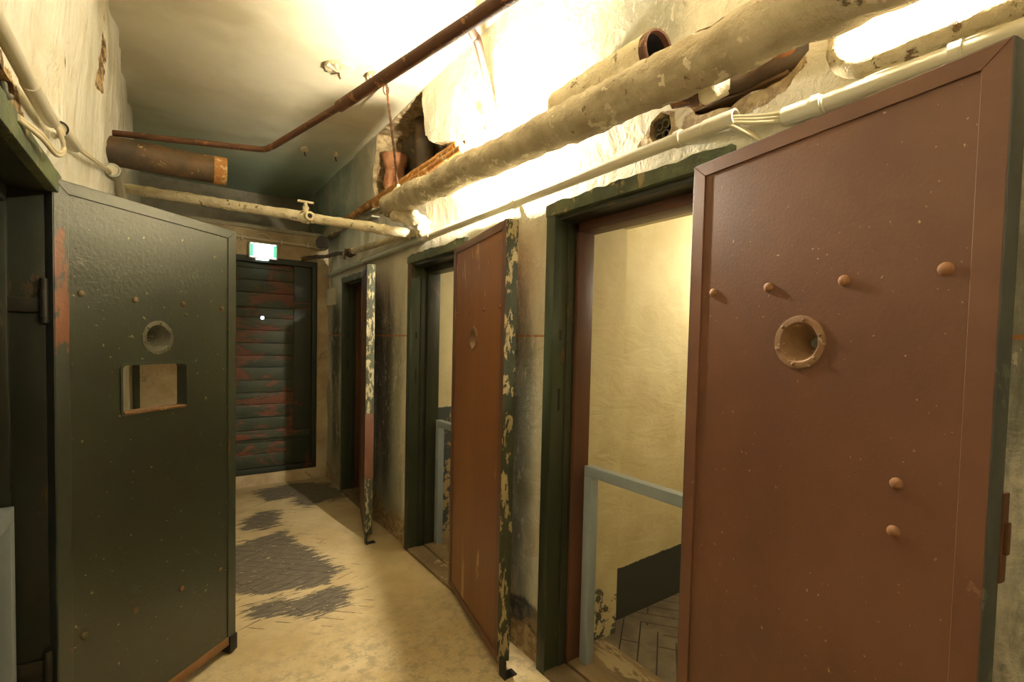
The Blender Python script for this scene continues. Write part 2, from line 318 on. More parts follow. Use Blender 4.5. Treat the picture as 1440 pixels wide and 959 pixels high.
def sheet(name, u0, u1, v0, v1, step, fn, mat, holes=(), rims=(), attrs={}, smooth=True):
    """a plaster surface over (u,v) with clean holes; fn(u,v) gives the point; rims = (poly, fn2) adds the broken edge going into the wall"""
    pts, edges = [], []
    def ring(poly):
        s = len(pts); pts.extend(poly); n = len(poly); edges.extend([(s+i, s+(i+1) % n) for i in range(n)])
    def dens(poly, st):
        out = []
        for i in range(len(poly)):
            a, b = V(poly[i]), V(poly[(i+1) % len(poly)]); n = max(1, round((b-a).length/st))
            out += [tuple(a.lerp(b, k/n)) for k in range(n)]
        return out
    ring(dens([(u0, v0), (u1, v0), (u1, v1), (u0, v1)], step))
    hs = [dens(h, step) if len(h) < 12 else h for h in holes]
    for h in hs: ring(h)
    bbs = [(min(p[0] for p in h)-step, max(p[0] for p in h)+step, min(p[1] for p in h)-step, max(p[1] for p in h)+step) for h in hs]
    nu, nv_ = int((u1-u0)/step), int((v1-v0)/step)
    for i in range(1, nu):
        for j in range(1, nv_):
            p = (u0+(u1-u0)*i/nu+(random.random()-.5)*step*.4, v0+(v1-v0)*j/nv_+(random.random()-.5)*step*.4); ok = True
            for h, bb in zip(hs, bbs):
                if bb[0] < p[0] < bb[1] and bb[2] < p[1] < bb[3] and sdist(p, h) > -step*.35: ok = False; break
            if ok: pts.append(p)
    r = delaunay_2d_cdt([V(p) for p in pts], edges, [], 0, 1e-6); vs, fs = r[0], r[2]
    bm = bmesh.new(); layers = {k: bm.verts.layers.float.new(k) for k in attrs}; bv = [bm.verts.new(fn(v.x, v.y)) for v in vs]
    for v, b in zip(vs, bv):
        for k, f in attrs.items(): b[layers[k]] = f(v.x, v.y)
    for f in fs:
        c = (sum(vs[i].x for i in f)/3, sum(vs[i].y for i in f)/3)
        if any(bb[0] < c[0] < bb[1] and bb[2] < c[1] < bb[3] and inside(c, h) for h, bb in zip(hs, bbs)): continue
        try: q = bm.faces.new([bv[i] for i in f]); q.smooth = smooth
        except ValueError: pass
    for poly, f2 in rims:
        a = [bm.verts.new(fn(*p)) for p in poly]; b = [bm.verts.new(f2(*p)) for p in poly]; n = len(poly)
        if 'scrape' in layers:
            for v in a+b: v[layers['scrape']] = .2
        for i in range(n): bm.faces.new((a[i], a[(i+1) % n], b[(i+1) % n], b[i]))
    bmesh.ops.delete(bm, geom=[v for v in bm.verts if not v.link_faces], context='VERTS')
    return link(name, bm, mat)
def nz(p, f=1.0, s=0): return noise.noise(V(p)*f+V((s, s*.7, 0)))
def sstep(x, a, b): x = max(0, min(1, (x-a)/(b-a))); return x*x*(3-2*x)
def box_sdf(u, v, a): return min(u-a[0], a[1]-u, v-a[2], a[3]-v)

XR, XL, ZC, YE, YU, YB = 1.40, -.30, 3.15, 5.45, 6.35, -1.6
ZT = 2.60        # top of the lower end wall
DOORS = [(0.86, 1.70, 0.0), (2.47, 3.25, -.02), (4.10, 4.86, -.02)]   # y from, to, lintel shift
DTOP = 2.10

# ------------------------------------------------------------------ setting
holes_r = [[(a, -.01), (b, -.01), (b, DTOP+s), (a, DTOP+s)] for a, b, s in DOORS]
nicheA = ragged([(3.04, 3.142), (3.03, 2.86), (2.93, 2.78), (2.72, 2.72), (2.5, 2.66), (2.5, 2.58), (3.2, 2.56), (3.95, 2.62), (4.06, 2.78), (4.0, 2.92), (3.92, 3.03), (3.88, 3.142)], .025, .014, 3)
nicheB = ragged([(1.02, 2.52), (.62, 2.50), (.62, 2.42), (.645, 2.30), (.72, 2.25), (.90, 2.235), (.985, 2.25), (1.02, 2.30)], .02, .012, 8)
nicheC = ragged([(1.165, 2.29), (1.12, 2.31), (1.085, 2.29), (1.08, 2.245), (1.105, 2.205), (1.15, 2.21), (1.17, 2.25)], .01, .004, 4)
holes_r += [nicheA, nicheB, nicheC]
scr_r = [[(1.04, 2.19), (.74, 2.195), (.69, 2.225), (.63, 2.285), (.64, 2.30), (.80, 2.25), (.96, 2.26), (1.04, 2.27)],
         [(1.09, 2.20), (1.19, 2.19), (1.24, 2.20), (1.22, 2.24), (1.16, 2.25), (1.10, 2.23)],
         [(1.13, 2.315), (1.07, 2.30), (1.06, 2.24), (1.09, 2.19), (1.17, 2.20), (1.185, 2.26)],
         [(2.5, 2.54), (3.9, 2.56), (3.97, 2.66), (3.9, 2.7), (2.6, 2.7)],
         [(1.95, -.01), (1.70, -.01), (1.70, .10), (1.80, .16), (1.95, .13)],
         [(4.0, -.01), (3.25, -.01), (3.25, .22), (3.6, .12), (4.0, .3)]]
def wr_fn(y, z):
    d = .014*nz((0, y, z), 1.6)+.006*nz((0, y, z), 6, 4)
    k = min(1, max(0, max(-box_sdf(y, z, (a-.03, b+.03, 0, DTOP+.03)) < 0 and 0 or 1 for a, b, s in DOORS)))
    for a, b, s in DOORS:
        dd = -box_sdf(y, z, (a, b, -.2, DTOP)); d *= sstep(dd, -.0, .12) if dd < .12 else 1
    dx = d - (.03*sstep(z, 2.7, 3.15))
    return V((XR+dx, y, z))
def gr_fn(y, z):          # hand grime beside the frames
    g = 0
    for a, b in ((1.84, 2.42), (3.52, 4.05), (4.9, 5.2), (.0, .8)):
        g = max(g, (.55 if b < 1 else 1)*sstep(z, .1, .5)*(1-sstep(z, 1.7, 2.1))*sstep(y, a, a+.18)*(1-sstep(y, b, b+.12)))
    g = max(g, .6*sstep(z, 2.45, 2.56)*(1-sstep(z, 2.75, 2.95))*sstep(y, .95, 1.1)*(1-sstep(y, 1.32, 1.5)))
    return g
def cl_fn(y, z): return .85*max((1-sstep(y, b+.05, b+.13)) if y > b-.1 and y < b+.2 else 0 for b in (1.71, 3.27))
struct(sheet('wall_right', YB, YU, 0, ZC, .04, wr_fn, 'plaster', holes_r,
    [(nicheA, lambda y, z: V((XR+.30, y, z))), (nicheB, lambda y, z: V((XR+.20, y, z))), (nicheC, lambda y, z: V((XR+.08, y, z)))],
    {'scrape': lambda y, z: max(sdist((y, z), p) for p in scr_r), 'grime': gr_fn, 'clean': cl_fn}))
# inside of the broken openings
struct(sheet('wall_right_cavity', 2.3, 4.2, 2.45, 3.2, .05, lambda y, z: V((XR+.28+.03*nz((0, y, z), 5)-.10*sstep(z, 2.8, 3.1), y, z)), 'niche'))
struct(sheet('wall_right_hollow', .5, 1.2, 2.1, 2.6, .04, lambda y, z: V((XR+.19+.02*nz((0, y, z), 8), y, z)), 'lath'))  # dark lath colour used here to paint in the shade of the deep hole

LH = (1.36, 2.14, 1.955)
holes_l = [[(LH[0], -.01), (LH[1], -.01), (LH[1], LH[2]), (LH[0], LH[2])]]
nicheL = ragged([(1.30, 2.028), (1.45, 2.025), (1.55, 2.03), (1.66, 2.05), (1.64, 2.085), (1.52, 2.10), (1.40, 2.10), (1.30, 2.09)], .015, .007, 5)
holes_l.append(nicheL)
scr_l = [[(1.3, 2.0), (1.3, 2.12), (1.50, 2.115), (1.66, 2.09), (1.72, 2.04), (1.80, 1.99), (1.72, 1.97)],
         [(2.9, 2.60), (2.96, 2.8), (2.99, 3.0), (3.03, 2.8), (2.99, 2.6)], [(1.45, 2.15), (1.50, 2.19), (1.72, 2.16), (1.60, 2.13)],
         [(3.28, 2.58), (3.33, 2.75), (3.37, 2.58)], [(2.03, 2.30), (2.06, 2.40), (2.10, 2.42), (2.08, 2.32)]]
def wl_fn(y, z):
    d = .012*nz((1, y, z*.7), 2.2)+.055*abs(nz((3, y*1.7, z*.2), 2.2, 3))+.004*nz((0, y, z), 9)
    dd = -box_sdf(y, z, (LH[0], LH[1], -.2, LH[2])); d *= sstep(dd, 0, .12)
    return V((XL+d+.045*sstep(z, 2.05, 3.0), y, z))
struct(sheet('wall_left', YB, YU, 0, ZC+.03, .04, wl_fn, 'plaster_left', holes_l, [(nicheL, lambda y, z: V((XL-.10, y, z)))],
    {'scrape': lambda y, z: max(sdist((y, z), p) for p in scr_l)}))
struct(sheet('wall_left_hollow', 1.25, 1.75, 1.98, 2.2, .05, lambda y, z: V((XL-.09+.01*nz((0, y, z), 9), y, z)), 'lath'))
# end wall: thick lower part with the plank door, upper part set back
ED = (.50, 1.275, .13, 2.29)
def we_fn(x, z): return V((x, YE+.008*nz((x, 0, z), 4), z if z < ZT-.02 else z+.02*nz((x, 0, 0), 9)))
struct(sheet('wall_end', XL-.05, XR+.05, 0, ZT, .05, we_fn, 'plaster_end', [[(.30, ED[2]), (ED[1], ED[2]), (ED[1], ED[3]), (.30, ED[3])]]))
b = bx((XL-.05, YE-.02, ZT-.035), (XR+.05, YU+.05, ZT)); bmesh.ops.subdivide_edges(b, edges=b.edges[:], cuts=14, use_grid_fill=True)
for v in b.verts:
    if v.co.y < YE+.1: v.co.y += .018*nz(v.co, 7); v.co.z += .010*nz(v.co, 11)
struct(link('trim_1', b, 'plaster_grey'))
struct(link('wall_end_upper', bx((XL-.05, YU-.01, ZT-.1), (XR+.05, YU+.1, ZC+.05)), 'plaster_grey'))
struct(link('wall_back', bx((XL-.1, YB-.1, 0), (XR+.1, YB, ZC+.1)), 'plaster_left'))
def ce_fn(x, y): return V((x, y, ZC+.012*nz((x, y, 0), 1.7)+.004*nz((x, y, 3), 6)))
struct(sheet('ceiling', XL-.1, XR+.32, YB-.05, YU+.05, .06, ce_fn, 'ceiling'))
patches = [[(.404, 3.97), (.73, 4.08), (.825, 3.56), (.90, 3.2), (.80, 3.02), (.67, 3.06), (.51, 3.067), (.33, 3.2), (.10, 3.35), (.15, 3.8)],
    [(.345, 3.038), (.50, 2.99), (.61, 2.96), (.80, 2.98), (.90, 2.90), (.825, 2.73), (.68, 2.70), (.597, 2.723), (.49, 2.817), (.36, 2.87)],
    [(.475, 4.45), (.62, 4.62), (.80, 4.58), (.72, 4.25), (.62, 4.17), (.45, 4.22)],
    [(.66, 5.25), (1.05, 5.38), (1.38, 5.2), (1.39, 4.65), (1.15, 4.60), (.98, 4.55), (.88, 4.72), (1.0, 4.9), (.72, 4.86)]]
struct(sheet('floor', XL-.1, XR+.0, YB-.05, YE+.05, .04, lambda x, y: V((x, y, .003*nz((x, y, 0), 3))), 'floor', attrs={'scrape': lambda x, y: max(sdist((x, y), p) for p in patches)}))

# ------------------------------------------------------------------ right cells: door recess and the room behind
def quadmesh(name, quads, mat, sub=0):
    bm = bmesh.new()
    for q in quads: bm.faces.new([bm.verts.new(p) for p in q])
    if sub: bmesh.ops.subdivide_edges(bm, edges=bm.edges[:], cuts=sub, use_grid_fill=True)
    return struct(link(name, bm, mat))
def cell(i, ya, yb, ra, rb, mat, back, ceil=2.5):
    """ya..yb the room, ra..rb the recess through the corridor wall"""
    x0, x1, x2 = XR-.01, 1.90, 3.6; zt = 2.085
    Q = [[(x0, rb, 0), (x1, rb, 0), (x1, rb, zt), (x0, rb, zt)], [(x0, ra, 0), (x1, ra, 0), (x1, ra, zt), (x0, ra, zt)], [(x0, ra, zt), (x1, ra, zt), (x1, rb, zt), (x0, rb, zt)],
         [(x1, rb, 0), (x1, yb, 0), (x1, yb, ceil), (x1, rb, ceil)], [(x1, ya, 0), (x1, ra, 0), (x1, ra, ceil), (x1, ya, ceil)], [(x1, ra, zt), (x1, rb, zt), (x1, rb, ceil), (x1, ra, ceil)],
         [(x1, yb, 0), (x2, yb, 0), (x2, yb, ceil), (x1, yb, ceil)], [(x1, ya, 0), (x2, ya, 0), (x2, ya, ceil), (x1, ya, ceil)], [(x2, ya, 0), (x2, yb, 0), (x2, yb, ceil), (x2, ya, ceil)],
         [(x1, ya, ceil), (x2, ya, ceil), (x2, yb, ceil), (x1, yb, ceil)]]
    quadmesh('wall_cell_%d' % i, Q, mat)
    quadmesh('floor_cell_%d' % i, [[(x1-.12, ya, .001), (x2, ya, .001), (x2, yb, .001), (x1-.12, yb, .001)]], 'parquet')
    b = bmesh.new(); box(b, (XR-.02, ra, -.05), (1.50, rb, .022), .006); box(b, (1.50, ra, -.05), (1.60, rb, .035), .008); box(b, (1.60, ra, -.05), (1.80, rb, .012), .004)
    struct(link('trim_sill_%d' % i, b, 'sill'))
cell(1, .25, 1.785, .86, 1.71, 'cell', 0)
cell(2, 1.93, 3.34, 2.45, 3.26, 'cell_blue', 0)
cell(3, 3.50, 4.95, 4.05, 4.87, 'cell', 0)
# left cell, unlit
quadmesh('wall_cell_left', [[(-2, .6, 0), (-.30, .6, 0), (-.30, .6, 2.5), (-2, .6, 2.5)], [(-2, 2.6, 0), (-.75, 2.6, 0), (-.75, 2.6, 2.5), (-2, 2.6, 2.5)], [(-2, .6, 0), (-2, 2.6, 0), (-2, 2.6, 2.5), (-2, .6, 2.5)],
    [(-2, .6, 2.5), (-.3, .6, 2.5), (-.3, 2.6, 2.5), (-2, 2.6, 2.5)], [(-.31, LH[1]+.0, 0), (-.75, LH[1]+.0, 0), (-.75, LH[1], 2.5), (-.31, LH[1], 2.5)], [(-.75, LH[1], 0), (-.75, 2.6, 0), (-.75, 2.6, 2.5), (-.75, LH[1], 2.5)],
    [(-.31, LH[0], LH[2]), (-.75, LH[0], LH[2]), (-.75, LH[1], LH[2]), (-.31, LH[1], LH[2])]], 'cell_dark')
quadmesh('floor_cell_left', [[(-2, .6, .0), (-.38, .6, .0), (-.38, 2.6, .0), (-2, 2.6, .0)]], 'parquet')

# ------------------------------------------------------------------ door frames of the right wall
def frame(i, a, b, sh):
    r = bpy.data.objects.new('trim_door_frame_%d' % i, None); C.objects.link(r); r['kind'] = 'structure'
    top = DTOP+.015+sh; bm = bmesh.new()
    for s, y0, y1 in ((1, b-.045, b+.015), (-1, a-.015, a+.045)): box(bm, (XR-.022, y0, 0), (1.50, y1, top-.05), .004)
    link('side_casing', bm, 'green_frame', r)
    bm = box(bmesh.new(), (XR-.026, a-.02, top-.055), (1.50, b+.018, top), .004); bmesh.ops.subdivide_edges(bm, edges=bm.edges[:], cuts=40, use_grid_fill=True) if False else bmesh.ops.bisect_plane
    for k in range(1, 45): bmesh.ops.bisect_plane(bm, geom=bm.verts[:]+bm.edges[:]+bm.faces[:], plane_co=(0, a-.02+(b-a+.038)*k/45, 0), plane_no=(0, 1, 0))
    for v in bm.verts:
        if v.co.z > top-.005: v.co.z += .012*nz(v.co, 12)+.006*nz(v.co, 31)
    link('head_casing', bm, 'frame_edge', r)
    bm = bmesh.new()
    box(bm, (1.455, b-.052, 0), (1.505, b-.0, top-.05), .003); box(bm, (1.455, a, 0), (1.505, a+.052, top-.05), .003); box(bm, (1.40, a+.02, top-.075), (1.505, b-.02, top-.05), .003)
    link('rebate', bm, 'frame_dark', r)
    bm = bmesh.new()
    box(bm, (1.50, b-.068, 0), (1.595, b, top-.06), .003); box(bm, (1.50, a, 0), (1.595, a+.068, top-.06), .003); box(bm, (1.50, a, top-.115), (1.595, b, top-.05), .003)
    link('inner_stop', bm, 'frame_brown' if i == 1 else 'frame_dark' if i == 2 else 'frame_brown', r)
    bm = bmesh.new()
    for z0, z1 in ((1.515, 1.562), (1.20, 1.30)): box(bm, (XR+.018, b-.0465, z0), (XR+.030, b-.044, z1))
    link('strike_slot', bm, 'dark_hole', r)
for i, (a, b, s) in enumerate(DOORS): frame(i+1, a, b, s)
# left frame
r = lframe = bpy.data.objects.new('trim_door_frame_left', None); C.objects.link(r); r['kind'] = 'structure'
bm = bmesh.new(); box(bm, (XL-.016, LH[0]-.05, LH[2]-.012), (XL+.014, LH[1]+.03, LH[2]+.055), .004); bmesh.ops.subdivide_edges(bm, edges=bm.edges[:], cuts=6, use_grid_fill=True)
for v in bm.verts:
    if v.co.z > LH[2]+.05: v.co.z += .012*nz(v.co, 14)
link('head_casing', bm, 'frame_edge', r)
link('head_lining', bx((-.47, LH[0]-.05, LH[2]-.010), (XL-.016, LH[1]+.03, LH[2]+.04)), 'frame_dark', r)
bm = bmesh.new(); box(bm, (-.42, LH[1]-.012, 0), (XL-.006, LH[1]+.03, LH[2]-.01), .003); box(bm, (-.42, LH[0]-.03, 0), (XL-.006, LH[0]+.012, LH[2]-.01), .003)
link('side_casing', bm, 'frame_dark', r)
bm = bmesh.new(); box(bm, (-.47, LH[1]-.03, 0), (-.405, LH[1]+.03, LH[2]-.03), .004); box(bm, (-.47, LH[0]-.03, 0), (-.405, LH[0]+.03, LH[2]-.03), .004); box(bm, (-.47, LH[0], LH[2]-.06), (-.405, LH[1], LH[2]-.01), .004)
link('inner_stop', bm, 'frame_dark', r)

# ------------------------------------------------------------------ cell doors
def circle(cx, cy, r, n=28): return [(cx+r*math.cos(2*PI*k/n), cy+r*math.sin(2*PI*k/n)) for k in range(n)]
def rrect(x0, x1, z0, z1, r, n=5):
    out = []
    for cx, cz, a0 in ((x1-r, z1-r, 0), (x0+r, z1-r, PI/2), (x0+r, z0+r, PI), (x1-r, z0+r, 3*PI/2)):
        out += [(cx+r*math.cos(a0+PI/2*k/n), cz+r*math.sin(a0+PI/2*k/n)) for k in range(n+1)]
    return out
def slab(w, z0, z1, th, holes):
    pts = [(0, z0), (w, z0), (w, z1), (0, z1)]; edges = [(0, 1), (1, 2), (2, 3), (3, 0)]
    for h in holes:
        s = len(pts); pts += h; edges += [(s+i, s+(i+1) % len(h)) for i in range(len(h))]
    r = delaunay_2d_cdt([V(p) for p in pts], edges, [], 0, 1e-7); bm = bmesh.new()
    F = [bm.verts.new((v.x, 0, v.y)) for v in r[0]]; B = [bm.verts.new((v.x, th, v.y)) for v in r[0]]
    for f in r[2]:
        c = (sum(r[0][i].x for i in f)/3, sum(r[0][i].y for i in f)/3)
        if any(inside(c, h) for h in holes): continue
        bm.faces.new([F[i] for i in f]); bm.faces.new([B[i] for i in reversed(f)])
    for e in [e for e in bm.edges if len(e.link_faces) == 1 and e.verts[0].co.y == 0]:
        a, b = e.verts; ia, ib = F.index(a), F.index(b); bm.faces.new((a, b, B[ib], B[ia]))
    return bm
def dome(cx, cz, r, hgt=.6):
    bm = bmesh.new(); lathe(bm, [(0, r*1.05), (.001, r*1.05)]+[(r*hgt*math.sin(a)+.001, r*math.cos(a)) for a in (0, .3, .6, .9, 1.2, 1.45, PI/2)], (cx, 0, cz), (0, -1, 0), 16)
    return bm
SPY = (.357, 1.517)
def cell_door(name, label, A, B, z0, z1, pal, th=.042, hatch=False, bolts=(), dz=0, edge='edge_dark', spy='spy_metal', twist=0):
    A, B = V(A), V(B); w = (B-A).length; rot = math.atan2(B.y-A.y, B.x-A.x)
    root = thing(name, label, 'door', (A.x, A.y, 0), rot, kind='thing')
    main, trim, bolt = pal; sx, sz = SPY[0], SPY[1]+dz
    holes = [circle(sx, sz, .047)]
    if hatch: holes.append(rrect(.215, .485, 1.205, 1.388, .018))
    link('panel', slab(w, z0, z1, th, holes), main, root)
    # raised strip round the panel, mitred
    t_ = .042; d = -.005
    O = [(-.001, z0), (w+.001, z0), (w+.001, z1+.001), (-.001, z1+.001)]; I = [(t_, z0+t_*.9), (w-t_, z0+t_*.9), (w-t_, z1-t_*.9), (t_, z1-t_*.9)]
    bm = bmesh.new()
    for k in range(4):
        j = (k+1) % 4; q = [O[k], O[j], I[j], I[k]]
        f = [bm.verts.new((p[0], d, p[1])) for p in q]; g = [bm.verts.new((p[0], .001, p[1])) for p in q]
        bm.faces.new(f); bm.faces.new(g)
        for a in range(4): bm.faces.new((f[a], f[(a+1) % 4], g[(a+1) % 4], g[a]))
    bmesh.ops.bevel(bm, geom=bm.edges[:], offset=.0012, segments=1, affect='EDGES')
    link('border_strip', bm, trim, root)
    bm = bmesh.new(); box(bm, (w, -.004, z0), (w+.004, th+.004, z1), .0015); box(bm, (-.004, -.004, z0), (0, th+.004, z1), .0015); box(bm, (0, -.003, z1), (w, th+.003, z1+.003), .001)
    link('edge_strip', bm, edge, root)
    fl = link('spyhole_funnel', lathe(bmesh.new(), [(.0, .066), (-.003, .065), (-.0038, .060), (-.0038, .050), (.0, .0465), (.012, .041), (.030, .031), (.048, .021), (.066, .013), (.067, .026), (th+.001, .052)], (sx, 0, sz), (0, 1, 0), 32), spy, root)
    fl['label'] = 'flared dusty metal funnel with riveted rim'
    for k in range(6):
        a = 2*PI*(k+.3)/6; bm = dome(sx+.056*math.cos(a), sz+.056*math.sin(a), .0045, .8); [setattr(v, 'co', v.co+V((0, -.0035, 0))) for v in bm.verts]
        link('rivet', bm, spy, fl)
    link('eyepiece', lathe(bmesh.new(), [(.064, .0), (.064, .013), (.072, .016), (.073, .0)], (sx, 0, sz), (0, 1, 0), 20), 'glass_eye', fl)
    for (u, z, rr) in bolts: link('bolt', dome(u, z, rr), bolt, root)
    for zz in (.35, 1.60):      # hinges on the outer side of the hinged edge
        bm = bmesh.new(); tube(bm, line((-.012, th*.5, zz-.07), (-.012, th*.5, zz+.07), .05), .011, 12); box(bm, (-.012, th, zz-.02), (.30, th+.006, zz+.02), .001)
        link('hinge', bm, 'iron_dark', root)
    return root, w
BT = [(.085, 1.661, .0125), (.266, 1.660, .0125), (.457, 1.658, .0125), (.645, 1.660, .0135)]
nd, w = cell_door('cell_door', 'large red-brown cell door standing open nearest the camera, studded with bolts', (1.333, .93), (1.208, .215), .04, 2.052, ('brown', 'brown_trim', 'bolt_brown'),
    bolts=BT+[(.581, 1.226, .0125), (.580, 1.125, .0125), (.085, .44, .0125), (.266, .44, .0125), (.457, .44, .0125), (.645, .44, .0125)])
bm = bmesh.new(); box(bm, (.60, .042, 1.075), (.733, .066, 1.245), .004); box(bm, (.733, .048, 1.13), (.739, .060, 1.19), .002)
lk = link('lock_box', bm, 'rust', nd); lk['label'] = 'rusty lock case on the free edge'
md, w = cell_door('cell_door', 'scratched red-brown cell door with peeling edge at the middle doorway', (1.378, 2.568), (1.222, 1.797), .04, 2.045, ('brown_scratched', 'brown_trim', 'bolt_brown'),
    bolts=[(.078, 1.661, .011), (.298, 1.661, .011), (.515, 1.660, .011), (.725, 1.661, .011)], edge='edge_peel', th=.05)
fd, w = cell_door('cell_door', 'far cell door seen almost edge-on, its narrow edge flaking cream and green', (1.372, 4.24), (1.19, 3.555), .04, 2.05, ('frame_brown', 'frame_brown', 'bolt_brown'),
    bolts=BT, edge='edge_flaky', th=.05)
lo = link('edge_repair', bx((w-.001, -.006, .46), (w+.0055, .056, .95), .001), 'brown_trim', fd); lo['label'] = 'orange-brown bare stretch of the edge'
gd, w = cell_door('cell_door', 'dark green cell door with an open food hatch', (-.300, 2.110), (.250, 2.612), .05, 1.985, ('green', 'green_trim', 'bolt_green'),
    hatch=True, dz=-.028, bolts=[(.080, 1.632, .0115), (.266, 1.628, .0115), (.470, 1.628, .0115), (.484, 1.585, .007), (.668, 1.624, .0115), (.080, .468, .012), (.262, .457, .012), (.460, .442, .012), (.664, .431, .010)], spy='spy_grey')
bm = slab(w, 1.19, 1.40, .003, [rrect(.215, .485, 1.205, 1.388, .018)])
bm.free(); bm = bmesh.new(); o_ = rrect(.209, .491, 1.199, 1.394, .022); i_ = rrect(.217, .483, 1.207, 1.386, .017); n = len(o_)
A_ = [[bm.verts.new((p[0], yy, p[1])) for p in pl_] for pl_, yy in ((o_, .0), (o_, -.004), (i_, -.004), (i_, .046), (o_, .046), (o_, .042))]
for q in range(5):
    for k in range(n): bm.faces.new((A_[q][k], A_[q][(k+1) % n], A_[q+1][(k+1) % n], A_[q+1][k]))
link('hatch_rim', bm, 'green_trim', gd)
sh = link('hatch_shelf', bx((.222, -.006, 1.204), (.480, .05, 1.214), .002), 'spy_metal', gd); sh['label'] = 'worn cream sill of the food hatch'
link('bottom_rail', bx((.02, -.006, .05), (w-.04, .03, .088), .002), 'wood_raw', gd)
link('corner_shoe', bx((w-.036, -.012, .012), (w+.007, .055, .088), .003), 'black', gd)

# hinges on the left frame
for zz in (1.585, .42):
    h = bpy.data.objects.new('frame_hinge', None); C.objects.link(h); h.location = (XL-.03, LH[1]-.012, zz); h.parent = lframe
    link('strap', bx((-.075, -.012, -.022), (0, 0, .022), .002), 'iron_dark', h); link('barrel', tube(bmesh.new(), line((.006, -.014, -.035), (.006, -.014, .05), .03), .012, 14), 'iron_dark', h)

# black floor brackets that hold the doors
def stop(x, y, rz, label):
    s = thing('door_holder', label, 'door holder', (x, y, 0), rz)
    link('floor_plate', bx((-.035, -.022, .0), (.035, .022, .006), .001), 'black', s); link('upright', bx((-.035, -.026, .0), (-.028, .022, .085), .001), 'black', s)
stop(1.248, 1.752, .0, 'black angled door holder on the floor under the middle brown door')
stop(1.208, 3.49, .0, 'black angled door holder on the floor under the far peeling door')

# ------------------------------------------------------------------ guard rails in the doorways
def guard(x, y0, y1, z, label, s=.046):
    g = thing('guard_rail', label, 'railing', (x, (y0+y1)/2, 0)); a, b = y0-(y0+y1)/2, y1-(y0+y1)/2; h = s/2
    for yy, sg in ((b, -1), (a, 1)): link('post', bx((-h, min(yy, yy+sg*s), .012), (h, max(yy, yy+sg*s), z-s), .002), 'rail', g)
    link('crossbar', bx((-h, a, z-s+.0005), (h, b, z), .002), 'rail', g)
guard(1.577, .93, 1.615, .945, 'grey-blue square-tube guard rail in the nearest right doorway')
guard(1.60, 2.52, 3.185, .93, 'grey-blue square-tube guard rail in the middle doorway')
guard(1.62, 4.15, 4.78, .93, 'grey-blue guard rail glimpsed in the far dark doorway')
guard(-.416, 1.42, 2.095, .962, 'grey-blue guard rail in the dark doorway beside the green door')

# ------------------------------------------------------------------ plank door and what hangs round it on the end wall
pd = thing('plank_door', 'dark green plank door with worn red paint closing the corridor end', 'door', ((ED[0]+ED[1])/2-.1, YE, ED[2]), kind='thing')
ox, oz = pd.location.x, ED[2]
def P(a, b): return (a[0]-ox, a[1], a[2]-oz), (b[0]-ox, b[1], b[2]-oz)
bm = bmesh.new(); zz = .176; hs = [.125, .115, .125, .13, .12, .125, .13, .125, .12, .13, .125, .12, .135, .125, .125, .12, .14]
while zz < 2.23:
    hh = hs.pop() if hs else .12; z1 = min(zz+hh, 2.242); box(bm, *P((.34, .030+random.random()*.004, zz+.002), (1.235, .07, z1-.002)), .003); zz += hh
link('planks', bm, 'plank', pd)
bm = bmesh.new(); box(bm, *P((1.06, .012, .18), (1.232, .032, 2.24)), .002)
st = link('side_board', bm, 'plank_dark', pd)
bm = bmesh.new(); box(bm, *P((.34, .006, .475), (1.232, .033, .53)), .002); link('cross_batten', bm, 'plank', pd); bm = bmesh.new(); box(bm, *P((.34, .006, 1.80), (1.232, .033, 1.87)), .002); link('cross_batten', bm, 'plank', pd)
bm = bmesh.new(); box(bm, *P((.30, -.015, ED[2]), (.345, .10, ED[3])), .004); box(bm, *P((1.235, -.015, ED[2]), (1.285, .10, ED[3])), .004)
box(bm, *P((.30, -.018, 2.242), (1.285, .10, 2.30)), .004); box(bm, *P((.30, -.005, ED[2]-.01), (1.285, .10, .176)), .004); link('door_frame', bm, 'plank_dark', pd)
ph = lathe(bmesh.new(), [(0, .0), (.001, .017), (.0015, .0175)], (.768-ox, .027, 1.695-oz), (0, 1, 0), 20)
o = link('peephole', ph, 'peep', pd); o['label'] = 'bright round peephole'
link('peephole_ring', lathe(bmesh.new(), [(-.003, .017), (-.005, .022), (0, .026)], (.768-ox, .03, 1.695-oz), (0, 1, 0), 20), 'plank_dark', pd)

ex = thing('exit_sign', 'glowing white emergency exit sign with green ends above the plank door', 'sign', (.76, YE-.06, 2.27))
link('housing', bx((-.128, -.02, .0), (.128, .05, .155), .005), 'pvc', ex)
o = link('lit_panel', bx((-.112, -.024, .010), (.112, -.019, .145), .001), 'sign_white', ex); o['label'] = 'white luminous face'
for s in (-1, 1): o = link('end_stripe', bx((s*.102-.012, -.0262, .018), (s*.102+.012, -.0238, .138), .0005), 'sign_green', ex); o['label'] = 'green luminous strip'
link('diffuser', bx((-.06, -.01, -.008), (.05, .03, .001), .001), 'sign_white', ex)
bm = bmesh.new(); tube(bm, spline([(.70, YE-.02, 2.44), (.70, YE-.03, 2.50), (.76, YE-.03, 2.525), (.83, YE-.025, 2.49), (.83, YE-.015, 2.45)], 6), .005, 8)
tag(link('sign_cable', bm, 'cable', smooth=True), 'thin looped cable above the exit sign', 'cable')
bm = bmesh.new(); tube(bm, line((.40, YE-.02, 2.475), (1.33, YE-.02, 2.455), .1), .014, 12)
sc = tag(link('wall_conduit', bm, 'cable'), 'thin cream conduit running across above the exit sign', 'pipe')
for xx in (.58, .93, 1.18): link('clip', bx((xx-.008, YE-.037, 2.44), (xx+.008, YE, 2.49), .002), 'pvc', sc)
struct(link('trim_3', bx((-.265, YE-.03, 0), (-.215, YE+.01, 2.3), .004), 'frame_dark'))
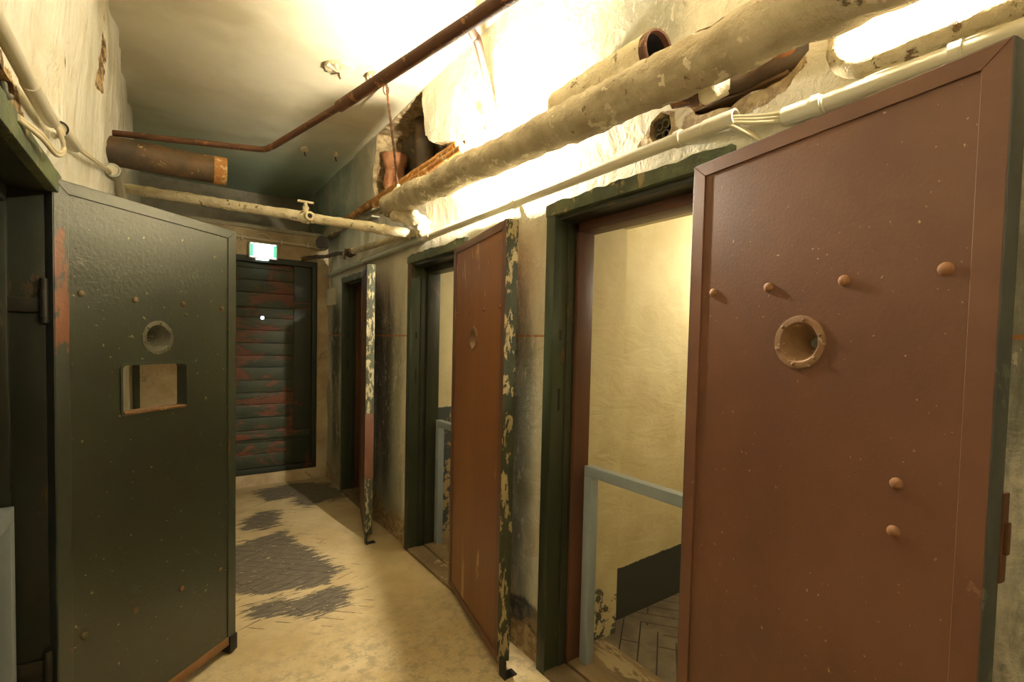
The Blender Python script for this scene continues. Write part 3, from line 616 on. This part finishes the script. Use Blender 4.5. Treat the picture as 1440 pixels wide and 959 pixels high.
# junction box at the corner
jb = thing('junction_box', 'small cream junction box on the right wall near the plank door', 'junction box', (XR-.012, 5.25, 1.85))
link('case', bx((-.03, -.11, 0), (.012, .11, .17), .004), 'pvc', jb); link('drop_cable', tube(bmesh.new(), spline([(-.012, .02, .17), (-.014, .04, .26), (-.012, .02, .36), (-.01, .05, .44)], 6), .007, 8), 'cable', jb, True)

# ------------------------------------------------------------------ pipes
def lagged(name, pts, r, mat, label, cat='pipe', lump=.12, seed=0, seg=24, lf=9, group=None):
    bm = bmesh.new(); tube(bm, pts, r, seg, lump, True, 0, seed, lf); return tag(link(name, bm, mat), label, cat, group)
# big lagged pipe along the right wall
p0, p1 = V((1.25, 3.34, 2.43)), V((1.25, -.9, 2.24)); pts = line(p0, p1, .025)
for p in pts: p.z += .008*noise.noise(V((0, p.y*2.5, 0))); p.x += .008*noise.noise(V((5, p.y*2.5, 0)))
rs = [.0745+.010*noise.noise(V((9, p.y*3, 0))) for p in pts]; rs[0] = .05; rs[1] = .066
lagged('lagged_pipe', pts, rs, 'lagging', 'thick cloth-lagged heating pipe running along the right wall', lump=.15, seed=2, seg=40, lf=13)
# crossing pipe with the tap
cp0, cp1 = V((-.30, 4.15, 2.462)), V((1.33, 3.10, 2.215)); pts = line(cp0, cp1, .025)
cr = lagged('crossing_pipe', pts, [.033+.006*noise.noise(V((p.x*5, 0, 3))) for p in pts], 'lag_white', 'flaking cream lagged pipe crossing the corridor, with a stop tap', lump=.16, seed=5, lf=20)
tp = cp0.lerp(cp1, .64)
vv = bmesh.new(); lathe(vv, [(-.055, .026), (-.05, .034), (-.03, .034), (-.02, .042), (.02, .042), (.03, .034), (.05, .034), (.055, .026)], tp, cp1-cp0, 18)
tube(vv, [tp, tp+V((0, 0, .075))], .017, 12); lathe(vv, [(.05, .022), (.065, .022), (.07, .012), (.095, .012)], tp, (0, 0, 1), 14)
lathe(vv, [(0, .024), (.05, .024), (.055, .030), (.075, .030), (.076, .016), (.055, .015)], tp, (.15, -1, -.05), 16)
va = link('tap_body', vv, 'lag_white', cr); va['label'] = 'cream-painted stop tap'
vv = bmesh.new(); box(vv, tp+V((-.050, -.012, .092)), tp+V((.050, .012, .106)), .005); link('tap_handle', vv, 'lag_white', va)
vv = bmesh.new(); lathe(vv, [(.0, .0), (.001, .0155)], tp+V((.15, -1, -.05)).normalized()*.070, (.15, -1, -.05), 16); link('tap_mouth', vv, 'dark_hole', va)
# white lump joining them
lagged('pipe_elbow', spline([(1.235, 3.20, 2.335), (1.28, 3.13, 2.330), (1.32, 3.04, 2.31), (1.35, 2.97, 2.27), (1.352, 2.95, 2.215), (1.35, 3.0, 2.195)], 6), [.030, .036, .040]+[.046]*16+[.042]*6+[.034]*6, 'lag_white', 'crumbling white plastered elbow where the crossing pipe meets the lagged pipe', lump=.4, seed=8, lf=20)
# back pipe along the right wall with small valve
bp = lagged('wall_pipe', line((1.345, 3.12, 2.225), (1.355, 4.72, 2.30), .03), .024, 'lag_white', 'yellowed lagged pipe on the right wall beyond the elbow', lump=.18, seed=12, lf=20)
vv = bmesh.new(); q = V((1.35, 4.50, 2.285)); lathe(vv, [(-.06, .02), (-.05, .038), (-.02, .038), (.0, .03), (.03, .042), (.05, .03)], q, (0, 1, 0), 14); tube(vv, [q, q+V((-.05, -.02, .02)), q+V((-.06, -.02, -.07))], .012, 10)
link('valve', vv, 'rust_dark', bp)
bm = bmesh.new(); tube(bm, spline([(1.35, 4.70, 2.30), (1.34, 4.9, 2.33), (1.30, 5.15, 2.33), (1.22, 5.36, 2.34), (1.13, 5.43, 2.32)], 8), .019, 12, .35, seed=4, lf=25)
tag(link('rusty_pipe_run', bm, 'rust_dark', smooth=True), 'corroded pipe bending into the corner above the plank door', 'pipe')
bm = bmesh.new(); tube(bm, line((1.25, 5.10, 2.46), (1.34, 5.46, 2.50), .03), [.07]*8+[.06]*20 if False else .062, 20, .12, seed=3, lf=12)
tag(link('pipe_stub', bm, 'iron_dark'), 'short grey pipe stub in the corner over the plank door', 'pipe')
# rusty twin pipes under the broken plaster
tw = thing('rusty_twin_pipes', 'pair of orange-rusted pipes below the broken plaster on the right wall', 'pipe', (1.335, 3.4, 2.55))
for dx_, dz_, ya, yb, rr in ((-.02, .030, 2.42, 4.60, .031), (-.052, -.020, 2.32, 3.75, .024)):
    bm = bmesh.new(); tube(bm, line((dx_, ya-3.4, dz_), (dx_+.02, yb-3.4, dz_+.01), .03), rr, 16, .14, seed=ya, lf=18); link('pipe', bm, 'rust_orange', tw)
for yy in (2.44, 2.62, 3.0):
    vv = bmesh.new(); tube(vv, [V((-.0+.052*math.cos(a), yy-3.4, .01+.052*math.sin(a))) for a in [PI*.9+k*PI*1.1/10 for k in range(11)]], .006, 8); link('bracket', vv, 'rust_orange', tw)
# plaster ledge continuing behind the twin pipes
bm = bx((1.345, 3.95, 2.555), (1.42, 5.5, 2.64)); bmesh.ops.subdivide_edges(bm, edges=bm.edges[:], cuts=18, use_grid_fill=True)
for v in bm.verts: v.co += V((.018*nz(v.co, 8), 0, .018*nz(v.co, 9, 3)))
struct(link('trim_2', bm, 'lagging'))
bm = bmesh.new()
for k in range(9):
    y0 = 3.35+k*.11; z_ = 2.50+.012*math.sin(k*2.1)
    box(bm, (1.295+.004*k, y0, z_), (1.40, y0+.085, z_+.012), .003)
tag(link('broken_lath_panel', bm, 'plaster_grey'), 'broken pale lath strips sagging beneath the rusted twin pipes', 'debris')
bm = bmesh.new(); n_ = 16; grid = []
for i in range(n_+1):
    for j in (0, 1, 2):
        yy = 3.28+i*.055; th_ = j/2; grid.append(bm.verts.new((1.285+.045*th_+.012*nz((yy, j, 0), 6), yy, 2.455+.035*th_*th_+.018*nz((yy, j, 4), 7)+.02*(i/n_)**2)))
for i in range(n_):
    for j in (0, 1): bm.faces.new((grid[i*3+j], grid[i*3+j+1], grid[i*3+j+4], grid[i*3+j+3]))
r_ = bmesh.ops.solidify(bm, geom=bm.faces[:], thickness=.012)
tag(link('plaster_shard', bm, 'lag_white', smooth=True), 'curled cream plaster shard hanging below the twin pipes', 'plaster piece')
# pieces standing in the broken opening
lagged('brick_pier', line((1.52, 3.88, 2.60), (1.51, 3.86, 3.00), .02), [.098-.012*(k > 9)+.02*(k > 15) for k in range(21)], 'brick', 'broken orange brick stump in the hole high on the wall', 'brick', lump=.3, seed=3, seg=14)
lagged('pipe_stub', line((1.53, 3.30, 2.66), (1.56, 3.42, 3.13), .02), .070, 'rust_dark', 'upright sooty pipe stub inside the hole in the plaster', lump=.1, seed=6)
# cut pipe stub from the left wall
cs = lagged('cut_pipe', line((XL-.05, 3.48, 2.497), (.225, 3.48, 2.500), .03), .079, 'rust_dark', 'wide cut-off iron pipe jutting from the left wall', lump=.03, seed=9, seg=32)
bm = bmesh.new(); tube(bm, [(.22, 3.48, 2.50), (.287, 3.48, 2.50)], .081, 32, caps=False); lathe(bm, [(.287, .081), (.287, .070), (.12, .070)], (0, 3.48, 2.50), (1, 0, 0), 32)
o = link('rusted_end', bm, 'rust_orange', cs); o['label'] = 'bright orange rusted end'
# thin rust pipe with a bend, then thicker, hung below the ceiling
A, Bp, Jn, E_ = V((XL-.03, 3.53, 2.602)), V((.466, 3.19, 2.587)), V((.657, 2.385, 2.59)), V((.852, 1.42, 2.587))
D_ = (Bp-A).normalized(); D2 = (Jn-Bp).normalized()
arc = [A]+spline([Bp-D_*.10, Bp-D_*.02+D2*.012, Bp+D2*.09], 8)+[Jn+D2*.03]
tpipe = lagged('hanging_pipe', arc, .0165, 'rust', 'thin rusty pipe that bends and thickens as it crosses below the ceiling', lump=.05, seed=1, seg=16)
far_ = Jn+(E_-Jn)*2.2
bm = bmesh.new(); tube(bm, line(Jn, far_, .05), .0255, 20, .03, seed=5); o = link('wide_section', bm, 'rust', tpipe)
BR = [(.832, 1.52, 2.592), (.87, 1.56, 2.63), (.93, 1.62, 2.645), (1.0, 1.69, 2.65), (1.39, 2.19, 2.70)]
# branch elbow that goes to the right wall
bm = bmesh.new(); tube(bm, spline(BR, 8), .0165, 16, .05)
tag(link('branch_pipe', bm, 'rust', smooth=True), 'short coppery branch pipe leading from the hanging pipe to the right wall', 'pipe')
vv = bmesh.new(); tube(vv, [V((1.375, 2.235+.022*math.cos(a), 2.645+.022*math.sin(a))) for a in [PI*1.1+k*PI*1.3/10 for k in range(11)]], .005, 8)
tag(link('pipe_hook', vv, 'rust'), 'small curved iron hook on the blown-out bright wall', 'hook')
# hanger chain rod
bm = bmesh.new(); a, b = V((1.14, 3.09, 3.15)), V((1.245, 3.12, 2.49)); n = 34
pp = [a.lerp(b, k/n) for k in range(n+1)]; tube(bm, pp, [.0065+.0025*(k % 2) for k in range(n+1)], 8)
hr = tag(link('hanger_rod', bm, 'rust'), 'notched rusty rod hanging from the ceiling to the lagged pipe', 'rod')
vv = bmesh.new(); cb = V(b); tube(vv, [cb+V((0, 0, .04-.065*k/7)) for k in range(8)], [.008, .012, .018, .026, .032, .036, .038, .04], 14, .4, lf=40)
link('plaster_cap', vv, 'lag_white', hr)
vv = bmesh.new(); tube(vv, [V((1.14+.018*math.cos(t_), 3.09, 3.10+.03*math.sin(t_))) for t_ in [k*PI/8 for k in range(17)]], .004, 8); link('hanger_loop', vv, 'rust', hr)

# open-ended big pipe in plaster and the collared pipe in the wall hole
op = thing('open_pipe', 'wide open-ended rusty pipe high on the right wall, half hidden by the lagged pipe', 'pipe', (1.325, 1.08, 2.475))
vv = bmesh.new(); lathe(vv, [(.08, .0595), (.0, .060), (-.004, .064), (.0, .067), (.03, .067), (.032, .060), (.3, .060)], (0, 0, 0), (0.03, 1, .03), 36); link('rusty_barrel', vv, 'rust', op)
vv = bmesh.new(); lathe(vv, [(.02, .0592), (.29, .0592), (.291, .0)], (0, 0, 0), (0.03, 1, .03), 36); link('dark_bore', vv, 'dark_hole', op)
vv = bmesh.new(); tube(vv, line((.012, .03, .0), (.03, .52, .012), .02), .076, 28, .07, seed=3, lf=11, caps=False); o = link('plaster_coat', vv, 'lag_white', op); o['label'] = 'cream plaster coat'
cp = thing('collared_pipe', 'sooty iron pipe with a rusty collar lying in the wall hole under the lagged pipe', 'pipe', (1.32, .965, 2.31))
ax = (V((1.50, .65, 2.318))-V((1.32, .965, 2.31)))
vv = bmesh.new(); tube(vv, line((0, 0, 0), ax, .02), .046, 24, .06, seed=2); link('barrel', vv, 'rust_dark', cp)
vv = bmesh.new(); lathe(vv, [(-.05, .046), (-.045, .056), (.0, .058), (.012, .064), (.03, .064), (.034, .054)], (0, 0, 0), ax, 28); o = link('collar', vv, 'rust', cp); o['label'] = 'rusty red collar'
vv = bmesh.new(); tube(vv, [ax.normalized()*(.036+.008*k) for k in range(12)], [.050, .056, .060, .062, .062, .061, .060, .058, .056, .053, .050, .047], 24, .10, seed=7, lf=24); o = link('mortar_ring', vv, 'lag_white', cp); o['label'] = 'pale mortar smear'
bm = bmesh.new(); tube(bm, [(1.315, .765, 2.352), (1.52, .675, 2.318)], .021, 18)
tag(link('copper_pipe', bm, 'copper', smooth=True), 'copper-coloured pipe slanting into the wall hole', 'pipe')
bm = bmesh.new()
for k in range(4):
    z_ = 2.262+.014*k; box(bm, (XR+.004+.02*k, .70+.01*k, z_), (XR+.13, 1.0-.02*k, z_+.010), .002)
bmesh.ops.subdivide_edges(bm, edges=bm.edges[:], cuts=3, use_grid_fill=True)
for v in bm.verts: v.co += V((.006*nz(v.co, 30), 0, .005*nz(v.co, 25, 2)))
tag(link('split_lath', bm, 'lath'), 'dark split wooden laths exposed at the bottom of the wall hole', 'wood')
# round vent hole with cut wires
vent = thing('wire_hole', 'round broken hole in the plaster with curled wire ends', 'wires', (XR+.03, 1.13, 2.255))
for k, (dy, dz) in enumerate(((.015, .02), (-.012, .022), (.012, -.018), (-.014, -.014))):
    vv = bmesh.new(); tube(vv, [V((-.012+.003*j/4, dy+.013*math.cos(j*.55), dz+.013*math.sin(j*.55))) for j in range(12)], .0035, 8); link('wire', vv, 'spy_grey', vent)

# ------------------------------------------------------------------ conduits
XC, ZCD = 1.366, 2.173
def conduit(ya, yb, z0, z1, r, label, mat='pvc', open_end=None, x=XC, clips=()):
    bm = bmesh.new(); tube(bm, line((x, ya, z0), (x, yb, z1), .2), r, 22, caps=False)
    c = tag(link('conduit', bm, mat), label, 'pipe')
    for yy, d in ((ya, 1), (yb, -1)):
        vv = bmesh.new(); zz = z0 if yy == ya else z1
        lathe(vv, [(0, r*.86), (0, r*1.13), (.10, r*1.13), (.103, r)], (x, yy-d*.02, zz), (0, d, 0), 22)
        lathe(vv, [(0, r*.86), (.15, r*.86), (.15, 0)], (x, yy-d*.02, zz), (0, d, 0), 22)
        link('sleeve', vv, mat, c)
    for yy in clips:
        zz = z0+(z1-z0)*(yy-ya)/(yb-ya); vv = bmesh.new(); lathe(vv, [(-.011, r*1.02), (-.011, r*1.28), (.011, r*1.28), (.011, r*1.02)], (x, yy, zz), (0, 1, 0), 20); box(vv, (x+r, yy-.010, zz-.012), (XR+.01, yy+.010, zz+.012), .001)
        link('clip', vv, mat, c)
    return c
conduit(.845, 2.95, ZCD+.006, ZCD-.004, .0215, 'cream plastic conduit along the right wall ending in an open sleeve', clips=(1.02, 1.95))
conduit(2.99, 5.30, ZCD-.004, ZCD-.008, .0205, 'far stretch of grey-green conduit reaching the corner', 'pvc_grey', clips=(3.03, 4.2))
conduit(-.9, .665, ZCD-.025, ZCD-.045, .0215, 'bright cream conduit behind the top edge of the nearest brown door', clips=(.60, .33))
for k, (da, lab) in enumerate(((.010, 'upper'), (0, 'middle'), (-.010, 'lower'))):
    bm = bmesh.new(); tube(bm, spline([(XC, .90, ZCD+da*.6), (XC-.004, .84, ZCD+da*.8), (XC-.004+da*.3, .76, ZCD-.026+da), (XC, .68, ZCD-.044+da), (XC, .60, ZCD-.044+da*.6)], 8), .0055, 10)
    tag(link('bridging_cable', bm, 'cable', smooth=True), 'cream cable between the two open conduit sleeves, %s of three' % lab, 'cable', 'cables between the conduit sleeves')
for k in range(2):
    bm = bmesh.new(); tube(bm, spline([(XC, .90, ZCD-.008), (XC-.006, .845, ZCD-.014), (XC-.002-.006*k, .79, ZCD-.045-.008*k), (XC+.004, .74, ZCD-.10), (XC+.01, .71, ZCD-.17)], 8), .0052, 10)
    tag(link('drooping_cable', bm, 'cable', smooth=True), 'cream cable drooping from the open sleeve behind the brown door', 'cable', 'drooping cables')
# plastered drop pipe and pipe run at the top right
lagged('plastered_pipe', spline([(1.372, .562, 3.12), (1.372, .562, 2.6), (1.372, .562, 2.30), (1.37, .553, 2.225), (1.37, .52, 2.192), (1.37, .46, 2.184), (1.368, .2, 2.186), (1.365, -.5, 2.186)], 10), .026, 'lag_white', 'white plaster-coated pipe dropping down the wall and turning above the nearest door', lump=.16, seed=14, lf=18)
# white wedge on the wall by the nearest door edge
wb = thing('wall_bracket', 'small white wedge bracket with black foot beyond the nearest door edge', 'bracket', (XR-.0, .215, 1.93))
vv = bmesh.new(); q = [(-.06, -.03, .0), (0, -.03, .0), (0, -.03, .075), (-.06, .02, .0), (0, .02, .0), (0, .02, .075)]; vs_ = [vv.verts.new(p) for p in q]
for f in ((0, 1, 2), (3, 5, 4), (0, 3, 4, 1), (1, 4, 5, 2), (2, 5, 3, 0)): vv.faces.new([vs_[i] for i in f])
link('wedge', vv, 'porcelain', wb); link('foot', bx((-.065, -.032, -.018), (0, .022, .0), .003), 'black', wb)

# left wall conduit pieces
XW = XL+.035
def lw(y, z, dx=0): return V((XW+dx+.03*sstep(z, 2.05, 3.0), y, z))
def lpipe(name, pts, r, label, mat='pvc', cat='pipe', group=None):
    bm = bmesh.new(); tube(bm, spline(pts, 6), r, 16); return tag(link(name, bm, mat, smooth=True), label, cat, group)

lpipe('left_conduit', [lw(.6, 2.09), lw(1.2, 2.088), lw(1.655, 2.078)], .0155, 'cream conduit descending across the left wall at the upper left')
lpipe('conduit_coupling', [lw(1.60, 2.079, .0), lw(1.75, 2.078), lw(1.86, 2.083)], .0185, 'cream coupling sleeve at the end of the left conduit')
lpipe('left_tee', [lw(1.99, 2.108), lw(2.06, 2.118), lw(2.26, 2.140)], .021, 'cream sleeve with a dark open mouth on the left wall')
bm = bmesh.new(); lathe(bm, [(0, .0215), (-.001, .016), (.06, .016), (.061, 0)], lw(1.985, 2.107), (0, 1, .12), 18)
tag(link('sleeve_mouth', bm, 'dark_hole'), 'dark bore of the open sleeve on the left wall', 'pipe')
for k in range(2):
    d = .006*k
    lpipe('looped_cable', [lw(1.82, 2.083-d), lw(1.88, 2.072-d, .012), lw(1.915, 2.03-d, .018), lw(1.84, 1.985+.012-d*1.5, .012), lw(1.70, 1.995-d*1.5, .004), lw(1.60, 1.998-d, -.02)], .0055, 'cream cable looping back from the left conduit, %s of the pair' % ('upper', 'lower')[k], 'cable', 'cable', 'cables looping on the left wall')
    lpipe('strung_cable', [lw(1.86, 2.083-d), lw(1.93, 2.080-d, .014), lw(2.05, 2.112-d), lw(2.30, 2.150-d, .006), lw(2.75, 2.235-d, .008), lw(3.30, 2.345-d, .006), lw(3.46, 2.365-d)], .0055, 'cream cable strung between the two left sleeves, %s of the pair' % ('upper', 'lower')[k], 'cable', 'cable', 'cables strung between the left sleeves')
lpipe('drop_conduit', [lw(3.40, 2.375, .01), lw(3.70, 2.41, .01), lw(4.1, 2.30, .01), lw(4.3, 2.05, .005), lw(4.35, 1.6, .005)], .026, 'grey-cream conduit dropping behind the green door top')
bm = bmesh.new(); lathe(bm, [(-.004, .027), (-.004, .035), (.05, .035), (.055, .028)], lw(3.40, 2.375, .012), (0, 1, .1), 18)
tag(link('drop_sleeve', bm, 'pvc_grey'), 'open cream sleeve at the top of the dropping conduit', 'pipe')
for k, (y_, z_, r_) in enumerate(((1.41, 2.032, .016), (1.52, 2.022, .013))):
    o = thing('ceramic_insulator', ('larger' if k == 0 else 'smaller')+' curled wire end in the torn hole beside the left conduit', 'wire', (XL-.004, y_, z_))
    bm = bmesh.new(); tube(bm, [V((.01+.001*j, r_*math.cos(j*.6), r_*math.sin(j*.6))) for j in range(11)], .006, 8); link('wire_curl', bm, 'spy_grey', o)

# ceiling scars and hooks
def scar(x, y, r, label, hook=True):
    g = thing('ceiling_hook', label, 'hook', (x, y, ZC-.012))
    if r:
        bm = bmesh.new(); n = 26; c = bm.verts.new((0, 0, -.030)); ring = [bm.verts.new((r*(1+.25*nz((math.cos(2*PI*k/n), math.sin(2*PI*k/n), x), 1.6))*math.cos(2*PI*k/n), r*(1+.25*nz((math.cos(2*PI*k/n), math.sin(2*PI*k/n), x), 1.6))*math.sin(2*PI*k/n), -.006-.006*(k % 3))) for k in range(n)]
        r2 = [bm.verts.new((v.co.x*.97, v.co.y*.97, .02)) for v in ring]
        for k in range(n): bm.faces.new((c, ring[k], ring[(k+1) % n])); bm.faces.new((ring[k], r2[k], r2[(k+1) % n], ring[(k+1) % n]))
        link('plaster_blister', bm, 'lag_white', g)
    bm = bmesh.new(); tube(bm, spline([(0, 0, .02), (0, 0, -.035), (.004, 0, -.055), (.012, 0, -.060)], 5), .006, 8); link('hook_rod', bm, 'rust', g)
scar(.845, 3.09, .082, 'iron hook in a white plaster blister on the ceiling')
scar(1.06, 3.05, .055, 'ceiling plaster scar with a peg beside the hanging rod')
scar(.964, 4.56, .03, 'small iron hook in the shaded far part of the ceiling')
scar(1.21, 4.51, .025, 'tiny iron hook near the right wall in the far ceiling')

# ------------------------------------------------------------------ lamps
def lamp(x, y, z, mat, r, label, d=(1, 0, 0)):
    g = thing('bulb_lamp', label, 'lamp', (x, y, z))
    dd = V(d).normalized()
    link('bulb', lathe(bmesh.new(), [(r*-math.cos(a), r*math.sin(a)) for a in [k*PI/12 for k in range(11)]], (0, 0, 0), dd, 20), mat, g)
    link('socket', lathe(bmesh.new(), [(r*.80, .0), (r*.80, .018), (r*1.5, .021), (r*1.5, 0)], (0, 0, 0), dd, 16), 'porcelain', g)
    return g
lamp(1.343, 2.06, 2.398, 'bulb1', .024, 'glowing bulb behind the lagged pipe on the right wall')
lamp(1.345, .40, 2.44, 'bulb2', .026, 'glowing bulb above the nearest brown door')
lamp(.55, -1.0, 2.9, 'fill_bulb', .045, 'added unseen fill bulb in the corridor behind the viewer', (0, 0, 1))  # fill light added out of view to lift the whole corridor
lamp(2.75, 1.28, 2.0, 'cell_fill', .035, 'added unseen fill bulb inside the nearest right cell', (0, 0, 1))  # hidden lamp added to brighten the cell wall seen through the doorway
lamp(2.6, 2.3, 2.2, 'cell_fill', .035, 'added unseen fill bulb inside the middle right cell', (0, 0, 1))  # hidden lamp added so the middle cell is not black

w = bpy.data.worlds.new('world'); bpy.context.scene.world = w; w.use_nodes = True
w.node_tree.nodes['Background'].inputs[0].default_value = (0, 0, 0, 1)
vs = bpy.context.scene.view_settings; bpy.context.scene.display_settings.display_device = 'sRGB'
vs.view_transform = 'Standard'; vs.look = 'None'; vs.gamma = 1; vs.use_curve_mapping = False; vs.exposure = 0.0
